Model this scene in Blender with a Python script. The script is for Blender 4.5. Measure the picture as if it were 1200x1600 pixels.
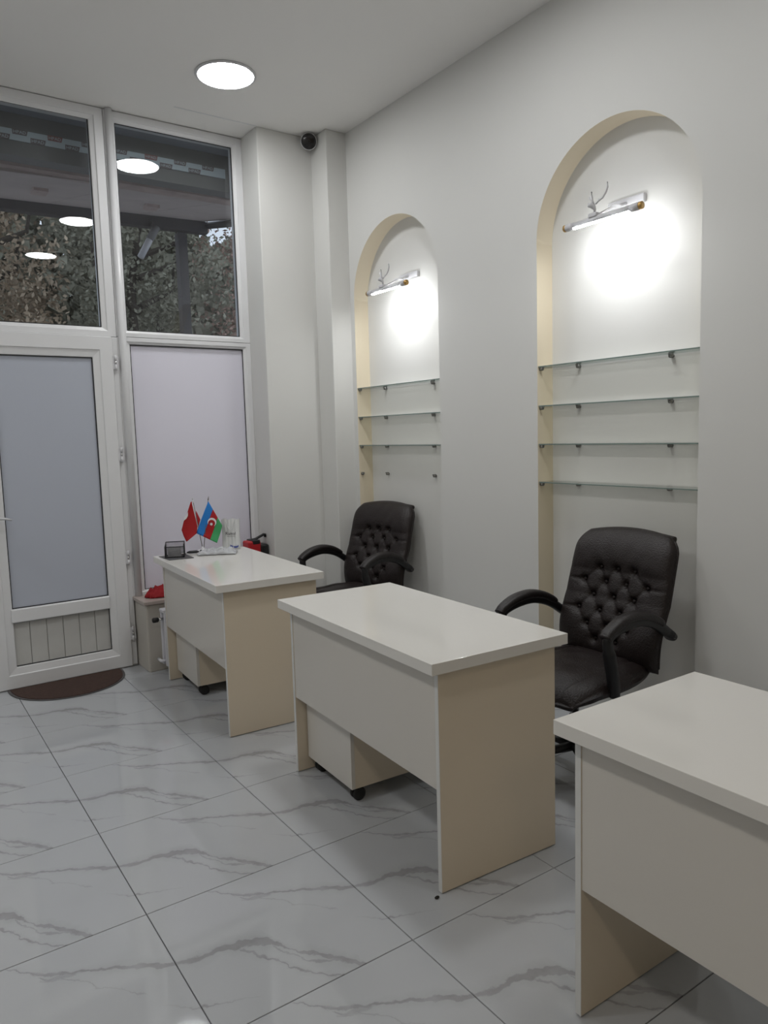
import bpy, bmesh, math, random
from mathutils import Vector, Matrix, noise
PI = math.pi
S = bpy.context.scene
for o in list(bpy.data.objects): bpy.data.objects.remove(o)
COL = S.collection

# ------------------------------------------------------------------ camera
CAM_H, PIT, YAW, ROL, F = 1.4285, 0.1053, 0.6123, -0.0282, 1157.1
fw = Vector((math.sin(YAW)*math.cos(PIT), math.cos(YAW)*math.cos(PIT), -math.sin(PIT)))
rt = Vector((math.cos(YAW), -math.sin(YAW), 0)); up = rt.cross(fw)
r2 = rt*math.cos(ROL) + up*math.sin(ROL); u2 = up*math.cos(ROL) - rt*math.sin(ROL)
cd = bpy.data.cameras.new('camera'); cam = bpy.data.objects.new('camera', cd); COL.objects.link(cam)
cam.matrix_world = Matrix(((r2.x, u2.x, -fw.x, 0), (r2.y, u2.y, -fw.y, 0), (r2.z, u2.z, -fw.z, CAM_H), (0, 0, 0, 1)))
cd.sensor_fit = 'HORIZONTAL'; cd.sensor_width = 36; cd.lens = 36*F/1200; cd.clip_start = .02; cd.clip_end = 200
S.camera = cam
# ------------------------------------------------------------------ world, exposure, lamp levels
W = bpy.data.worlds.new('dusk_sky'); S.world = W; W.use_nodes = True
bg = W.node_tree.nodes['Background']; bg.inputs[0].default_value = (.80, .88, 1, 1); bg.inputs[1].default_value = 1.0
S.view_settings.view_transform = 'Standard'; S.view_settings.look = 'None'
S.view_settings.exposure = 0; S.view_settings.gamma = 1; S.view_settings.use_curve_mapping = False
LAMP_COOL = (.978, .982, .985); FILL_WARM = (1.0, .85, .66)
LAMP_POWER = 54.0; NICHE_POWER = 122.0

# ------------------------------------------------------------------ material helpers
def lin(c):
    return tuple((v/255/12.92 if v/255 <= .04045 else ((v/255+.055)/1.055)**2.4) for v in c)
def mat(name, col, rough=.5, metal=0, spec=.5, coat=0, bump=0, bscale=40, var=0, vscale=6, trans=0, ior=1.45, detail=4):
    m = bpy.data.materials.new(name); m.use_nodes = True; nt = m.node_tree; b = nt.nodes['Principled BSDF']
    b.inputs['Base Color'].default_value = (*col, 1); b.inputs['Roughness'].default_value = rough
    b.inputs['Metallic'].default_value = metal; b.inputs['Specular IOR Level'].default_value = spec
    b.inputs['Coat Weight'].default_value = coat; b.inputs['Transmission Weight'].default_value = trans; b.inputs['IOR'].default_value = ior
    tc = nt.nodes.new('ShaderNodeTexCoord')
    if bump:
        n = nt.nodes.new('ShaderNodeTexNoise'); n.inputs['Scale'].default_value = bscale; n.inputs['Detail'].default_value = detail
        nt.links.new(tc.outputs['Object'], n.inputs['Vector'])
        bp = nt.nodes.new('ShaderNodeBump'); bp.inputs['Strength'].default_value = bump; bp.inputs['Distance'].default_value = .01
        nt.links.new(n.outputs['Fac'], bp.inputs['Height']); nt.links.new(bp.outputs['Normal'], b.inputs['Normal'])
    if var:
        n = nt.nodes.new('ShaderNodeTexNoise'); n.inputs['Scale'].default_value = vscale; n.inputs['Detail'].default_value = 5
        nt.links.new(tc.outputs['Object'], n.inputs['Vector'])
        mx = nt.nodes.new('ShaderNodeMix'); mx.data_type = 'RGBA'
        mx.inputs[6].default_value = (*[v*(1-var) for v in col], 1); mx.inputs[7].default_value = (*[min(1, v*(1+var)) for v in col], 1)
        nt.links.new(n.outputs['Fac'], mx.inputs[0]); nt.links.new(mx.outputs[2], b.inputs['Base Color'])
    return m
def emit(name, col, s):
    m = bpy.data.materials.new(name); m.use_nodes = True; nt = m.node_tree; nt.nodes.remove(nt.nodes['Principled BSDF'])
    e = nt.nodes.new('ShaderNodeEmission'); e.inputs[0].default_value = (*col, 1); e.inputs[1].default_value = s
    nt.links.new(e.outputs[0], nt.nodes['Material Output'].inputs[0]); return m
def glass(name, tint=(1, 1, 1), rough=0.0, strength=1.0):
    m = bpy.data.materials.new(name); m.use_nodes = True; nt = m.node_tree; nt.nodes.remove(nt.nodes['Principled BSDF'])
    t = nt.nodes.new('ShaderNodeBsdfTransparent'); t.inputs[0].default_value = (*tint, 1)
    g = nt.nodes.new('ShaderNodeBsdfGlossy'); g.inputs['Roughness'].default_value = rough; g.inputs[0].default_value = (1, 1, 1, 1)
    f = nt.nodes.new('ShaderNodeFresnel'); f.inputs[0].default_value = 1.45
    mu = nt.nodes.new('ShaderNodeMath'); mu.operation = 'MULTIPLY'; mu.inputs[1].default_value = strength
    mx = nt.nodes.new('ShaderNodeMixShader')
    nt.links.new(f.outputs[0], mu.inputs[0]); nt.links.new(mu.outputs[0], mx.inputs[0])
    nt.links.new(t.outputs[0], mx.inputs[1]); nt.links.new(g.outputs[0], mx.inputs[2])
    nt.links.new(mx.outputs[0], nt.nodes['Material Output'].inputs[0]); return m

M = {}
M['wall'] = mat('wall_paint', (.65, .65, .63), .75, bump=.06, bscale=14, var=.015, vscale=2)
M['niche_cream'] = mat('cream_reveal', (.72, .64, .49), .75, bump=.06, bscale=14, var=.015, vscale=2)  # niche reveals, a warmer cream than the walls
M['back_wall'] = mat('beige_back_wall', (.50, .43, .33), .8)
M['ceiling'] = mat('ceiling_paint', (.86, .85, .83), .85, bump=.04, bscale=10)
M['pvc'] = mat('white_pvc', (.72, .725, .735), .28, var=.02, vscale=9)
M['pvc_old'] = mat('grooved_pvc', (.56, .56, .54), .35, var=.05, vscale=14)
M['gasket'] = mat('black_gasket', (.02, .02, .022), .6)
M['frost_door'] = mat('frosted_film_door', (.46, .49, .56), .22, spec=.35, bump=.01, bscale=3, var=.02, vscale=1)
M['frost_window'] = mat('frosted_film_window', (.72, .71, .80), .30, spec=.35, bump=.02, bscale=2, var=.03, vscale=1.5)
M['clear'] = glass('clear_glass', (.90, .92, .93), 0, 1.0)
M['grout'] = mat('grout', (.16, .155, .15), .9)
M['top'] = mat('desk_top_laminate', (.70, .685, .65), .09)
M['cream'] = mat('cream_laminate', (.64, .56, .44), .33, var=.03, vscale=3)
M['panel'] = mat('front_laminate', (.60, .575, .53), .22, var=.015, vscale=3)
M['edge'] = mat('edge_banding', (.64, .645, .63), .35)
M['leather'] = mat('brown_leather', (.0135, .009, .0085), .42, spec=.42, bump=.35, bscale=160, var=.25, vscale=7)
M['armpad'] = mat('arm_pad_leather', (.014, .011, .011), .45, bump=.2, bscale=140)
M['black'] = mat('black_plastic', (.012, .012, .013), .42)
M['rubber'] = mat('black_rubber', (.015, .015, .015), .6)
M['chrome'] = mat('chrome', (.62, .62, .62), .18, metal=1)
M['steel'] = mat('brushed_steel', (.30, .30, .29), .35, metal=1)
M['gold'] = mat('gold_cap', (.50, .32, .12), .35, metal=.7)
M['white_metal'] = mat('white_enamel', (.62, .62, .64), .3)
M['lamp_white'] = mat('lamp_white', (.55, .55, .57), .35)
M['shelf_glass'] = glass('shelf_glass', (.92, .925, .90), 0, 1.0)
M['shelf_edge'] = mat('shelf_glass_edge', (.16, .22, .20), .12, spec=.6)
M['mat_brown'] = mat('doormat_pile', (.075, .043, .034), .95, bump=1, bscale=220, var=.25, vscale=60)
M['mat_trim'] = mat('doormat_trim', (.09, .085, .085), .7)
M['marble_sill'] = mat('sill_marble', (.42, .36, .33), .3, var=.12, vscale=12)
M['sill_wall'] = mat('sill_plaster', (.50, .475, .43), .8, bump=.1, bscale=20, var=.04, vscale=8)
M['radiator'] = mat('radiator_white', (.66, .66, .70), .3)
M['red_cloth'] = mat('red_cloth', (.26, .004, .008), .75, bump=.2, bscale=200)
M['red_plastic'] = mat('red_plastic', (.42, .016, .022), .4)
M['flag_red'] = mat('flag_red', (.40, .010, .013), .6, bump=.05, bscale=400)
M['flag_red2'] = mat('flag_deep_red', (.40, .012, .02), .6)
M['flag_blue'] = mat('flag_blue', (.02, .21, .62), .6)
M['flag_green'] = mat('flag_green', (.055, .37, .13), .6)
M['flag_white'] = mat('flag_white', (.75, .75, .75), .6)
M['pole_metal'] = mat('flag_pole_metal', (.22, .20, .19), .35, metal=.7)
M['paper_white'] = mat('white_plastic_film', (.66, .67, .67), .35, bump=.15, bscale=30)
M['film_grey'] = mat('grey_clear_film', (.46, .47, .49), .2, bump=.3, bscale=40)
M['ink'] = mat('dark_ink', (.05, .03, .04), .6)
M['blue_ink'] = mat('blue_ink', (.10, .13, .36), .5)
M['wire'] = mat('black_wire', (.02, .02, .022), .45)
M['pad'] = mat('dark_paper', (.09, .09, .095), .6)
M['card'] = mat('paper_card', (.5, .5, .52), .6)
M['camera_black'] = mat('camera_black', (.012, .011, .012), .18, spec=.6)
M['soffit'] = mat('grey_soffit', (.27, .285, .32), .8)
M['soffit2'] = mat('grey_beam', (.25, .245, .245), .85, var=.1)
M['rough_beam'] = mat('weathered_beam', (.48, .39, .36), .9, bump=.8, bscale=18, var=.3, vscale=12)
M['canopy'] = mat('canopy_board', (.50, .44, .42), .85, var=.15, vscale=3)
M['dark_steel'] = mat('dark_painted_steel', (.09, .082, .085), .6)
M['tape'] = mat('tape_blue', (.62, .70, .74), .5)
M['tape_ink'] = mat('tape_ink_patch', (.24, .20, .21), .6)
M['tape_red'] = mat('tape_ink_red', (.36, .18, .18), .6)
M['pavement'] = mat('pavement', (.36, .34, .33), .9, var=.1)
M['bark'] = mat('bark', (.05, .04, .032), .95, bump=1, bscale=20)
M['debris'] = mat('dark_crumb', (.02, .018, .016), .8)

def leaf_mat(name, c1, c2):
    m = bpy.data.materials.new(name); m.use_nodes = True; nt = m.node_tree; b = nt.nodes['Principled BSDF']
    b.inputs['Roughness'].default_value = .7
    tc = nt.nodes.new('ShaderNodeTexCoord'); n = nt.nodes.new('ShaderNodeTexNoise'); n.inputs['Scale'].default_value = 2.2; n.inputs['Detail'].default_value = 6
    r = nt.nodes.new('ShaderNodeValToRGB'); r.color_ramp.elements[0].position = .38; r.color_ramp.elements[1].position = .62
    r.color_ramp.elements[0].color = (*c1, 1); r.color_ramp.elements[1].color = (*c2, 1)
    nt.links.new(tc.outputs['Object'], n.inputs['Vector']); nt.links.new(n.outputs['Fac'], r.inputs[0]); nt.links.new(r.outputs[0], b.inputs['Base Color'])
    return m
M['leaf_brown'] = leaf_mat('autumn_leaf', (.26, .20, .14), (.50, .40, .29))
M['leaf_green'] = leaf_mat('evergreen_leaf', (.17, .17, .125), (.32, .31, .24))
M['leaf_red'] = leaf_mat('russet_leaf', (.28, .19, .15), (.50, .34, .28))

# marble tile: the vein drawing of one printed tile, repeated on every tile (coordinates: u across, v down, 0..1)
TA, TB = .5779, .5736
def marble():
    m = bpy.data.materials.new('marble_tile'); m.use_nodes = True; nt = m.node_tree; b = nt.nodes['Principled BSDF']; N = nt.nodes.new; L = nt.links.new
    b.inputs['Roughness'].default_value = .045; b.inputs['Specular IOR Level'].default_value = .5
    tc = N('ShaderNodeTexCoord')
    mp = N('ShaderNodeMapping'); mp.inputs['Scale'].default_value = (1/TA, -1/TB, 1); L(tc.outputs['Object'], mp.inputs[0])
    def nz(scale, det, amp, src):
        n = N('ShaderNodeTexNoise'); n.inputs['Scale'].default_value = scale; n.inputs['Detail'].default_value = det; L(src, n.inputs['Vector'])
        s = N('ShaderNodeVectorMath'); s.operation = 'SUBTRACT'; s.inputs[1].default_value = (.5, .5, .5); L(n.outputs['Color'], s.inputs[0])
        k = N('ShaderNodeVectorMath'); k.operation = 'SCALE'; k.inputs['Scale'].default_value = amp; L(s.outputs[0], k.inputs[0]); return k.outputs[0]
    a = N('ShaderNodeVectorMath'); L(mp.outputs[0], a.inputs[0]); L(nz(7, 2, .05, mp.outputs[0]), a.inputs[1])
    a2 = N('ShaderNodeVectorMath'); L(a.outputs[0], a2.inputs[0]); L(nz(24, 5, .05, mp.outputs[0]), a2.inputs[1])
    sp = N('ShaderNodeSeparateXYZ'); L(a2.outputs[0], sp.inputs[0])
    def math_(op, x, y=None, clamp=False):
        n = N('ShaderNodeMath'); n.operation = op; n.use_clamp = clamp
        for i, q in enumerate((x, y)):
            if q is None: continue
            if isinstance(q, (int, float)): n.inputs[i].default_value = q
            else: L(q, n.inputs[i])
        return n.outputs[0]
    def fc(pts):
        c = N('ShaderNodeFloatCurve'); cv = c.mapping.curves[0]; c.mapping.use_clip = False
        while len(cv.points) > 2: cv.points.remove(cv.points[1])
        cv.points[0].location = pts[0]; cv.points[-1].location = pts[-1]
        for q in pts[1:-1]: cv.points.new(*q)
        for q in cv.points: q.handle_type = 'VECTOR'
        c.mapping.update(); L(sp.outputs[0], c.inputs['Value']); return c.outputs[0]
    veins = [  # (centre curve, width curve, darkness)
     ([(0, .455), (.08, .48), (.155, .49), (.23, .495), (.295, .52), (.375, .56), (.424, .583), (.474, .645), (.508, .737), (.578, .798), (.635, .879), (.72, 1), (1, 1.2)],
      [(0, .018), (.1, .026), (.2, .02), (.3, .036), (.42, .034), (.5, .02), (.6, .03), (.72, .03), (.74, 0), (1, 0)], .66),
     ([(0, .3), (.27, .525), (.338, .64), (.399, .718), (.43, .813), (.491, .88), (.535, .945), (.587, .985), (1, 1.3)],
      [(0, 0), (.27, 0), (.30, .022), (.45, .016), (.6, .012), (.62, 0), (1, 0)], .6),
     ([(0, .5), (.42, .60), (.47, .72), (.52, .83), (.58, .862), (.66, .92), (1, 1.1)],
      [(0, 0), (.41, 0), (.44, .02), (.5, .014), (.6, .02), (.68, .03), (.7, 0), (1, 0)], .5),
     ([(0, .795), (.078, .814), (.151, .848), (.223, .887), (1, 1.2)], [(0, .012), (.1, .007), (.22, .003), (.24, 0), (1, 0)], .75),
     ([(0, .4), (.85, .66), (.95, .755), (1, .80)], [(0, 0), (.85, 0), (.9, .005), (1, .014)], .5),
     ([(0, 0), (.338, .016), (.397, .081), (.46, .138), (.561, .207), (.66, .262), (.75, .307), (.84, .36), (.93, .416), (1, .455)],
      [(0, 0), (.32, 0), (.34, .01), (.5, .018), (.6, .014), (.75, .018), (.9, .026), (1, .018)], .65),
     ([(0, 0), (.40, .11), (.46, .17), (.546, .236), (.60, .30), (.653, .378), (.728, .447), (.8, .55), (1, .8)],
      [(0, 0), (.44, 0), (.46, .012), (.6, .010), (.75, .006), (.81, .012), (.83, 0), (1, 0)], .5),
     ([(0, .1), (.44, .185), (.52, .21), (.6, .235), (.68, .262), (1, .4)], [(0, 0), (.44, 0), (.5, .022), (.6, .018), (.66, 0), (1, 0)], .4),
     ([(0, .1), (.2, .0), (.28, .03), (1, .1)], [(0, .0), (.1, 0), (.17, .006), (.27, .003), (.3, 0), (1, 0)], .35)]
    nb = N('ShaderNodeTexNoise'); nb.inputs['Scale'].default_value = 9; nb.inputs['Detail'].default_value = 6; L(mp.outputs[0], nb.inputs['Vector'])
    brk = math_('MULTIPLY_ADD', nb.outputs[0], 1.5); brk.node.inputs[2].default_value = .12
    tot = None
    for c, w, d in veins:
        dv = math_('ABSOLUTE', math_('SUBTRACT', sp.outputs[1], fc(c)))
        s = math_('DIVIDE', math_('SUBTRACT', fc(w), dv), .011, True)
        s = math_('MULTIPLY', s, d)
        tot = s if tot is None else math_('MAXIMUM', tot, s)
        # soft halo beside the vein
        s2 = math_('MULTIPLY', math_('DIVIDE', math_('SUBTRACT', math_('MULTIPLY', fc(w), 3.2), dv), .10, True), d*.42)
        tot = math_('MAXIMUM', tot, s2)
    tot = math_('MULTIPLY', tot, brk, True)
    cl = N('ShaderNodeTexNoise'); cl.inputs['Scale'].default_value = 2.5; cl.inputs['Detail'].default_value = 3; L(mp.outputs[0], cl.inputs['Vector'])
    tot = math_('ADD', tot, math_('MULTIPLY', math_('SUBTRACT', cl.outputs[0], .5, True), .25), True)
    mx = N('ShaderNodeMix'); mx.data_type = 'RGBA'; mx.inputs[6].default_value = (.435, .450, .470, 1); mx.inputs[7].default_value = (.22, .22, .225, 1)
    L(tot, mx.inputs[0]); L(mx.outputs[2], b.inputs['Base Color'])
    return m
M['marble'] = marble()

# ------------------------------------------------------------------ mesh helpers
class MB:
    def __init__(s): s.v = []; s.f = []; s.m = []; s.sm = []
    def add(s, vs, fs, mi=0, sm=False):
        o = len(s.v); s.v += [tuple(q) for q in vs]; s.f += [tuple(o+i for i in f) for f in fs]; s.m += [mi]*len(fs); s.sm += [sm]*len(fs); return s
    def box(s, x0, y0, z0, x1, y1, z1, mi=0):
        v = [(x, y, z) for z in (z0, z1) for y in (y0, y1) for x in (x0, x1)]
        return s.add(v, [(0, 2, 3, 1), (4, 5, 7, 6), (0, 1, 5, 4), (2, 6, 7, 3), (0, 4, 6, 2), (1, 3, 7, 5)], mi)
    def sweep(s, pts, size, n=10, upv=(0, 0, 1), mi=0, caps=True, sq=2.0):
        # size: (w,h) or list; superellipse section of exponent sq
        P = [Vector(p) for p in pts]; k = len(P); vs = []; upv = Vector(upv)
        for i, p in enumerate(P):
            t = (P[min(i+1, k-1)]-P[max(i-1, 0)]).normalized()
            sd = t.cross(upv)
            if sd.length < 1e-4: sd = t.cross(Vector((1, 0, 0)))
            sd.normalize(); u = sd.cross(t).normalized()
            w, h = size[i] if isinstance(size, list) else size
            for j in range(n):
                a = 2*PI*j/n; ca, sa = math.cos(a), math.sin(a)
                e = 2/sq
                vs.append(p + sd*w*math.copysign(abs(ca)**e, ca) + u*h*math.copysign(abs(sa)**e, sa))
        fs = [(i*n+j, i*n+(j+1) % n, (i+1)*n+(j+1) % n, (i+1)*n+j) for i in range(k-1) for j in range(n)]
        if caps: fs += [tuple(reversed(range(n))), tuple((k-1)*n+j for j in range(n))]
        return s.add(vs, fs, mi, n > 6)
    def cyl(s, a, b, r, n=16, r1=None, mi=0):
        r1 = r if r1 is None else r1
        return s.sweep([a, b], [(r, r), (r1, r1)], n, (0, 0, 1) if abs(Vector(b)[2]-Vector(a)[2]) < .95*(Vector(b)-Vector(a)).length else (1, 0, 0), mi)
    def lathe(s, prof, c=(0, 0, 0), n=24, mi=0):
        vs = [(c[0]+r*math.cos(2*PI*j/n), c[1]+r*math.sin(2*PI*j/n), c[2]+z) for r, z in prof for j in range(n)]
        fs = [(i*n+j, i*n+(j+1) % n, (i+1)*n+(j+1) % n, (i+1)*n+j) for i in range(len(prof)-1) for j in range(n)]
        fs += [tuple(reversed(range(n))), tuple((len(prof)-1)*n+j for j in range(n))]
        return s.add(vs, fs, mi, True)
    def ball(s, c, r, n=12, sc=(1, 1, 1), mi=0):
        k = n//2; vs = []; fs = []
        for i in range(k+1):
            a = PI*i/k
            for j in range(n):
                q = 2*PI*j/n
                vs.append((c[0]+r*sc[0]*math.sin(a)*math.cos(q), c[1]+r*sc[1]*math.sin(a)*math.sin(q), c[2]+r*sc[2]*math.cos(a)))
        fs = [(i*n+j, (i+1)*n+j, (i+1)*n+(j+1) % n, i*n+(j+1) % n) for i in range(k) for j in range(n)]
        return s.add(vs, fs, mi, True)
    def build(s, name, m, parent=None, loc=None, rotz=0, bevel=0, seg=2, sub=0):
        me = bpy.data.meshes.new(name); me.from_pydata(s.v, [], s.f)
        for q in (m if isinstance(m, (list, tuple)) else [m]): me.materials.append(M[q] if isinstance(q, str) else q)
        me.polygons.foreach_set('material_index', s.m); me.polygons.foreach_set('use_smooth', [bool(x) for x in s.sm]); me.validate(); me.update()
        bm = bmesh.new(); bm.from_mesh(me); bmesh.ops.remove_doubles(bm, verts=bm.verts, dist=1e-6); bmesh.ops.recalc_face_normals(bm, faces=bm.faces); bm.to_mesh(me); bm.free()
        o = bpy.data.objects.new(name, me); COL.objects.link(o)
        if parent: o.parent = parent
        if loc: o.location = loc
        o.rotation_euler.z = rotz
        if bevel:
            b = o.modifiers.new('b', 'BEVEL'); b.width = bevel; b.segments = seg; b.limit_method = 'ANGLE'; b.angle_limit = .7
        if sub:
            b = o.modifiers.new('s', 'SUBSURF'); b.levels = b.render_levels = sub
        return o
def thing(name, label, cat, loc=(0, 0, 0), rotz=0, group=None):
    o = bpy.data.objects.new(name, None); COL.objects.link(o); o.empty_display_size = .1
    o.location = loc; o.rotation_euler = (0, 0, rotz); tag(o, label, cat, group); return o
def thing_child(name, parent, loc):
    o = bpy.data.objects.new(name, None); COL.objects.link(o); o.parent = parent; o.location = loc; return o
def tag(o, label, cat, group=None):
    o['label'] = label; o['category'] = cat
    if group: o['group'] = group
    return o
def struct(o): o['kind'] = 'structure'; return o
def sempty(name, loc=(0, 0, 0), parent=None):
    o = bpy.data.objects.new(name, None); COL.objects.link(o); o.location = loc
    if parent: o.parent = parent
    else: o['kind'] = 'structure'
    return o
def copy_tree(o, parent=None):
    c = o.copy(); COL.objects.link(c)
    if parent: c.parent = parent
    for ch in list(o.children): copy_tree(ch, c)
    return c
def text_mesh(txt, size, depth=.0004):
    cu = bpy.data.curves.new('t', 'FONT'); cu.body = txt; cu.size = size; cu.align_x = 'CENTER'; cu.align_y = 'CENTER'; cu.extrude = depth; cu.resolution_u = 2
    o = bpy.data.objects.new('t', cu); COL.objects.link(o); bpy.context.view_layer.update()
    me = bpy.data.meshes.new_from_object(o.evaluated_get(bpy.context.evaluated_depsgraph_get())); bpy.data.objects.remove(o); return me

# ------------------------------------------------------------------ the room
XL, XR, YB, YW, ZC = -1.75, 2.7796, -3.4, 4.755, 3.3971
YBK, XC, YC, XREV = 4.4741, 2.628, 4.2804, 2.233
RL = -.42                                                            # left end of the shop-front recess
# floor: bed + individual tiles clipped to the room
floor = struct(MB().box(XL-.1, YB-.1, -.12, XR+.2, YW+.2, -.0075).build('floor', 'grout'))
TX, TY, TR = .594, 2.1572, -.0113
def clip(poly, f):
    out = []
    for i in range(len(poly)):
        a, b = poly[i], poly[(i+1) % len(poly)]; fa, fb = f(a), f(b)
        if fa >= 0: out.append(a)
        if fa*fb < 0: t = fa/(fa-fb); out.append((a[0]+(b[0]-a[0])*t, a[1]+(b[1]-a[1])*t))
    return out
def tile_mesh(poly):
    g = .0011
    me = MB(); n = len(poly)
    cx = sum(p[0] for p in poly)/n; cy = sum(p[1] for p in poly)/n
    vs = [(x, y, -.0074) for x, y in poly] + [(x, y, -.0010) for x, y in poly]
    ins = []
    for x, y in poly:
        d = math.hypot(x-cx, y-cy); k = (d-.0012)/d; ins.append((cx+(x-cx)*k, cy+(y-cy)*k, 0))
    vs += ins
    fs = [(i, (i+1) % n, n+(i+1) % n, n+i) for i in range(n)] + [(n+i, n+(i+1) % n, 2*n+(i+1) % n, 2*n+i) for i in range(n)] + [tuple(range(2*n, 3*n))]
    return me.add(vs, fs)
g = .0014
full = [(g, -TB+g), (TA-g, -TB+g), (TA-g, -g), (g, -g)]
proto_mesh = None; cT, sT = math.cos(TR), math.sin(TR)
for i in range(-5, 5):
    for j in range(-11, 7):
        ox = TX + i*TA*cT - j*TB*sT; oy = TY + i*TA*sT + j*TB*cT
        wpts = [(ox+x*cT-y*sT, oy+x*sT+y*cT) for x, y in full]
        q = wpts
        for f in (lambda p: p[0]-XL, lambda p: XR+.11-p[0], lambda p: p[1]-YB, lambda p: YW+.03-p[1]): q = clip(q, f) if len(q) > 2 else q
        if len(q) < 3: continue
        q = [p for k, p in enumerate(q) if math.dist(p, q[k-1]) > 1e-5]
        ar = abs(sum(q[k-1][0]*q[k][1]-q[k][0]*q[k-1][1] for k in range(len(q))))/2
        if ar < .002: continue
        if ar > TA*TB*.985 and len(q) == 4:
            if proto_mesh is None:
                o = tile_mesh(full).build('tile', 'marble', floor); proto_mesh = o.data
            else:
                o = bpy.data.objects.new('tile', proto_mesh); COL.objects.link(o); o.parent = floor
        else:
            loc = [((x-ox)*cT+(y-oy)*sT, -(x-ox)*sT+(y-oy)*cT) for x, y in q]
            o = tile_mesh(loc).build('tile', 'marble', floor)
        o.location = (ox, oy, 0); o.rotation_euler.z = TR
ceiling = struct(MB().box(XL-.1, YB-.1, ZC, XR+.25, YW+.12, ZC+.12).build('ceiling', 'ceiling'))
struct(MB().box(XL-.1, YB-.1, -.02, XL, YW+.12, ZC).build('wall_left', 'wall'))
struct(MB().box(XL, YB-.1, -.02, XR+.25, YB, ZC).build('wall_back', 'back_wall'))
# right wall with two round-headed niches
ND = .1104
NICHES = [(1.727, 2.600, 2.331, .4365), (3.359, 4.235, 2.318, .438)]
mb = MB(); xb = XR+.25; ys = [YB]
for (a, b, zs, r) in NICHES: ys += [a, b]
ys.append(YBK)
for k in range(0, len(ys), 2): mb.add([(XR, ys[k], -.02), (XR, ys[k+1], -.02), (XR, ys[k+1], ZC), (XR, ys[k], ZC)], [(0, 1, 2, 3)])
for (a, b, zs, r) in NICHES:
    n = 48; cy = (a+b)/2; hr = (b-a)/2
    arc = [(cy-hr*math.cos(PI*i/n), zs+r*math.sin(PI*i/n)) for i in range(n+1)]
    for i in range(n):
        (y0, z0), (y1, z1) = arc[i], arc[i+1]
        mb.add([(XR, y0, z0), (XR, y1, z1), (XR, y1, ZC), (XR, y0, ZC)], [(0, 1, 2, 3)])
        mb.add([(XR, y0, z0), (XR, y1, z1), (XR+ND, y1, z1), (XR+ND, y0, z0)], [(0, 1, 2, 3)], 1, True)
        mb.add([(XR+ND, y0, -.02), (XR+ND, y1, -.02), (XR+ND, y1, z1), (XR+ND, y0, z0)], [(0, 1, 2, 3)])
    for y in (a, b): mb.add([(XR, y, -.02), (XR+ND, y, -.02), (XR+ND, y, zs), (XR, y, zs)], [(0, 1, 2, 3)], 1)
mb.add([(xb, YB, -.02), (xb, YBK, -.02), (xb, YBK, ZC), (xb, YB, ZC)], [(0, 3, 2, 1)])
mb.add([(XR, YB, -.02), (xb, YB, -.02), (xb, YB, ZC), (XR, YB, ZC)], [(0, 1, 2, 3)])
mb.add([(XR, YBK, -.02), (xb, YBK, -.02), (xb, YBK, ZC), (XR, YBK, ZC)], [(0, 1, 2, 3)])
mb.add([(XR, YB, ZC), (xb, YB, ZC), (xb, YBK, ZC), (XR, YBK, ZC)], [(0, 1, 2, 3)])
struct(mb.build('wall_right', ['wall', 'niche_cream']))
# front wall: piers beside the shop-front recess, corner column
struct(MB().box(XREV, YBK, -.02, xb, YW+.12, ZC).build('wall_front', 'wall', bevel=.006))
struct(MB().box(XL, YBK, -.02, RL, YW+.12, ZC).build('wall_front', 'wall', bevel=.006))
struct(MB().box(XC, YC, -.02, XR+.02, YBK+.02, ZC).build('trim_1', 'wall', bevel=.006))          # corner column
struct(MB().box(1.70, YBK-.006, ZC-.0012, XREV+.004, YBK+.006, ZC+.002).build('trim_2', 'pvc'))  # plaster corner bead

# ------------------------------------------------------------------ shop front
YF = YW-.05                                                          # room-side face of the frames
def frame_rect(name, x0, z0, x1, z1, wl, wr, wb, wt, m='pvc', parent=None, y0=YF, y1=YW+.02, bevel=.006):
    mb = MB()
    # mitred frame of four profiles
    o = [(x0, z0), (x1, z0), (x1, z1), (x0, z1)]; i = [(x0+wl, z0+wb), (x1-wr, z0+wb), (x1-wr, z1-wt), (x0+wl, z1-wt)]
    mid = [((a[0]*.35+b[0]*.65), (a[1]*.35+b[1]*.65)) for a, b in zip(o, i)]
    loops = [(o, y1), (o, y0), (mid, y0), (mid, y0+.006), (i, y0+.014), (i, y1)]
    vs = [(x, y, z) for l, y in loops for x, z in l]; n = len(loops)
    fs = [(k*4+a, k*4+(a+1) % 4, ((k+1) % n)*4+(a+1) % 4, ((k+1) % n)*4+a) for k in range(n) for a in range(4)]
    mb.add(vs, fs); return mb.build(name, m, parent, bevel=.003, seg=2)
def gasket(x0, z0, x1, z1, parent, w=.0045, y=YF+.017):
    mb = MB()
    for a in ((x0, z0, x1, z0+w), (x0, z1-w, x1, z1), (x0, z0+w, x0+w, z1-w), (x1-w, z0+w, x1, z1-w)): mb.box(a[0], y, a[1], a[2], y+.006, a[3])
    return mb.build('gasket', 'gasket', parent)
def pane(x0, z0, x1, z1, m, parent, y=YF+.026, name='glass_pane'):
    return MB().box(x0, y, z0, x1, y+.006, z1).build(name, m, parent)
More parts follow.
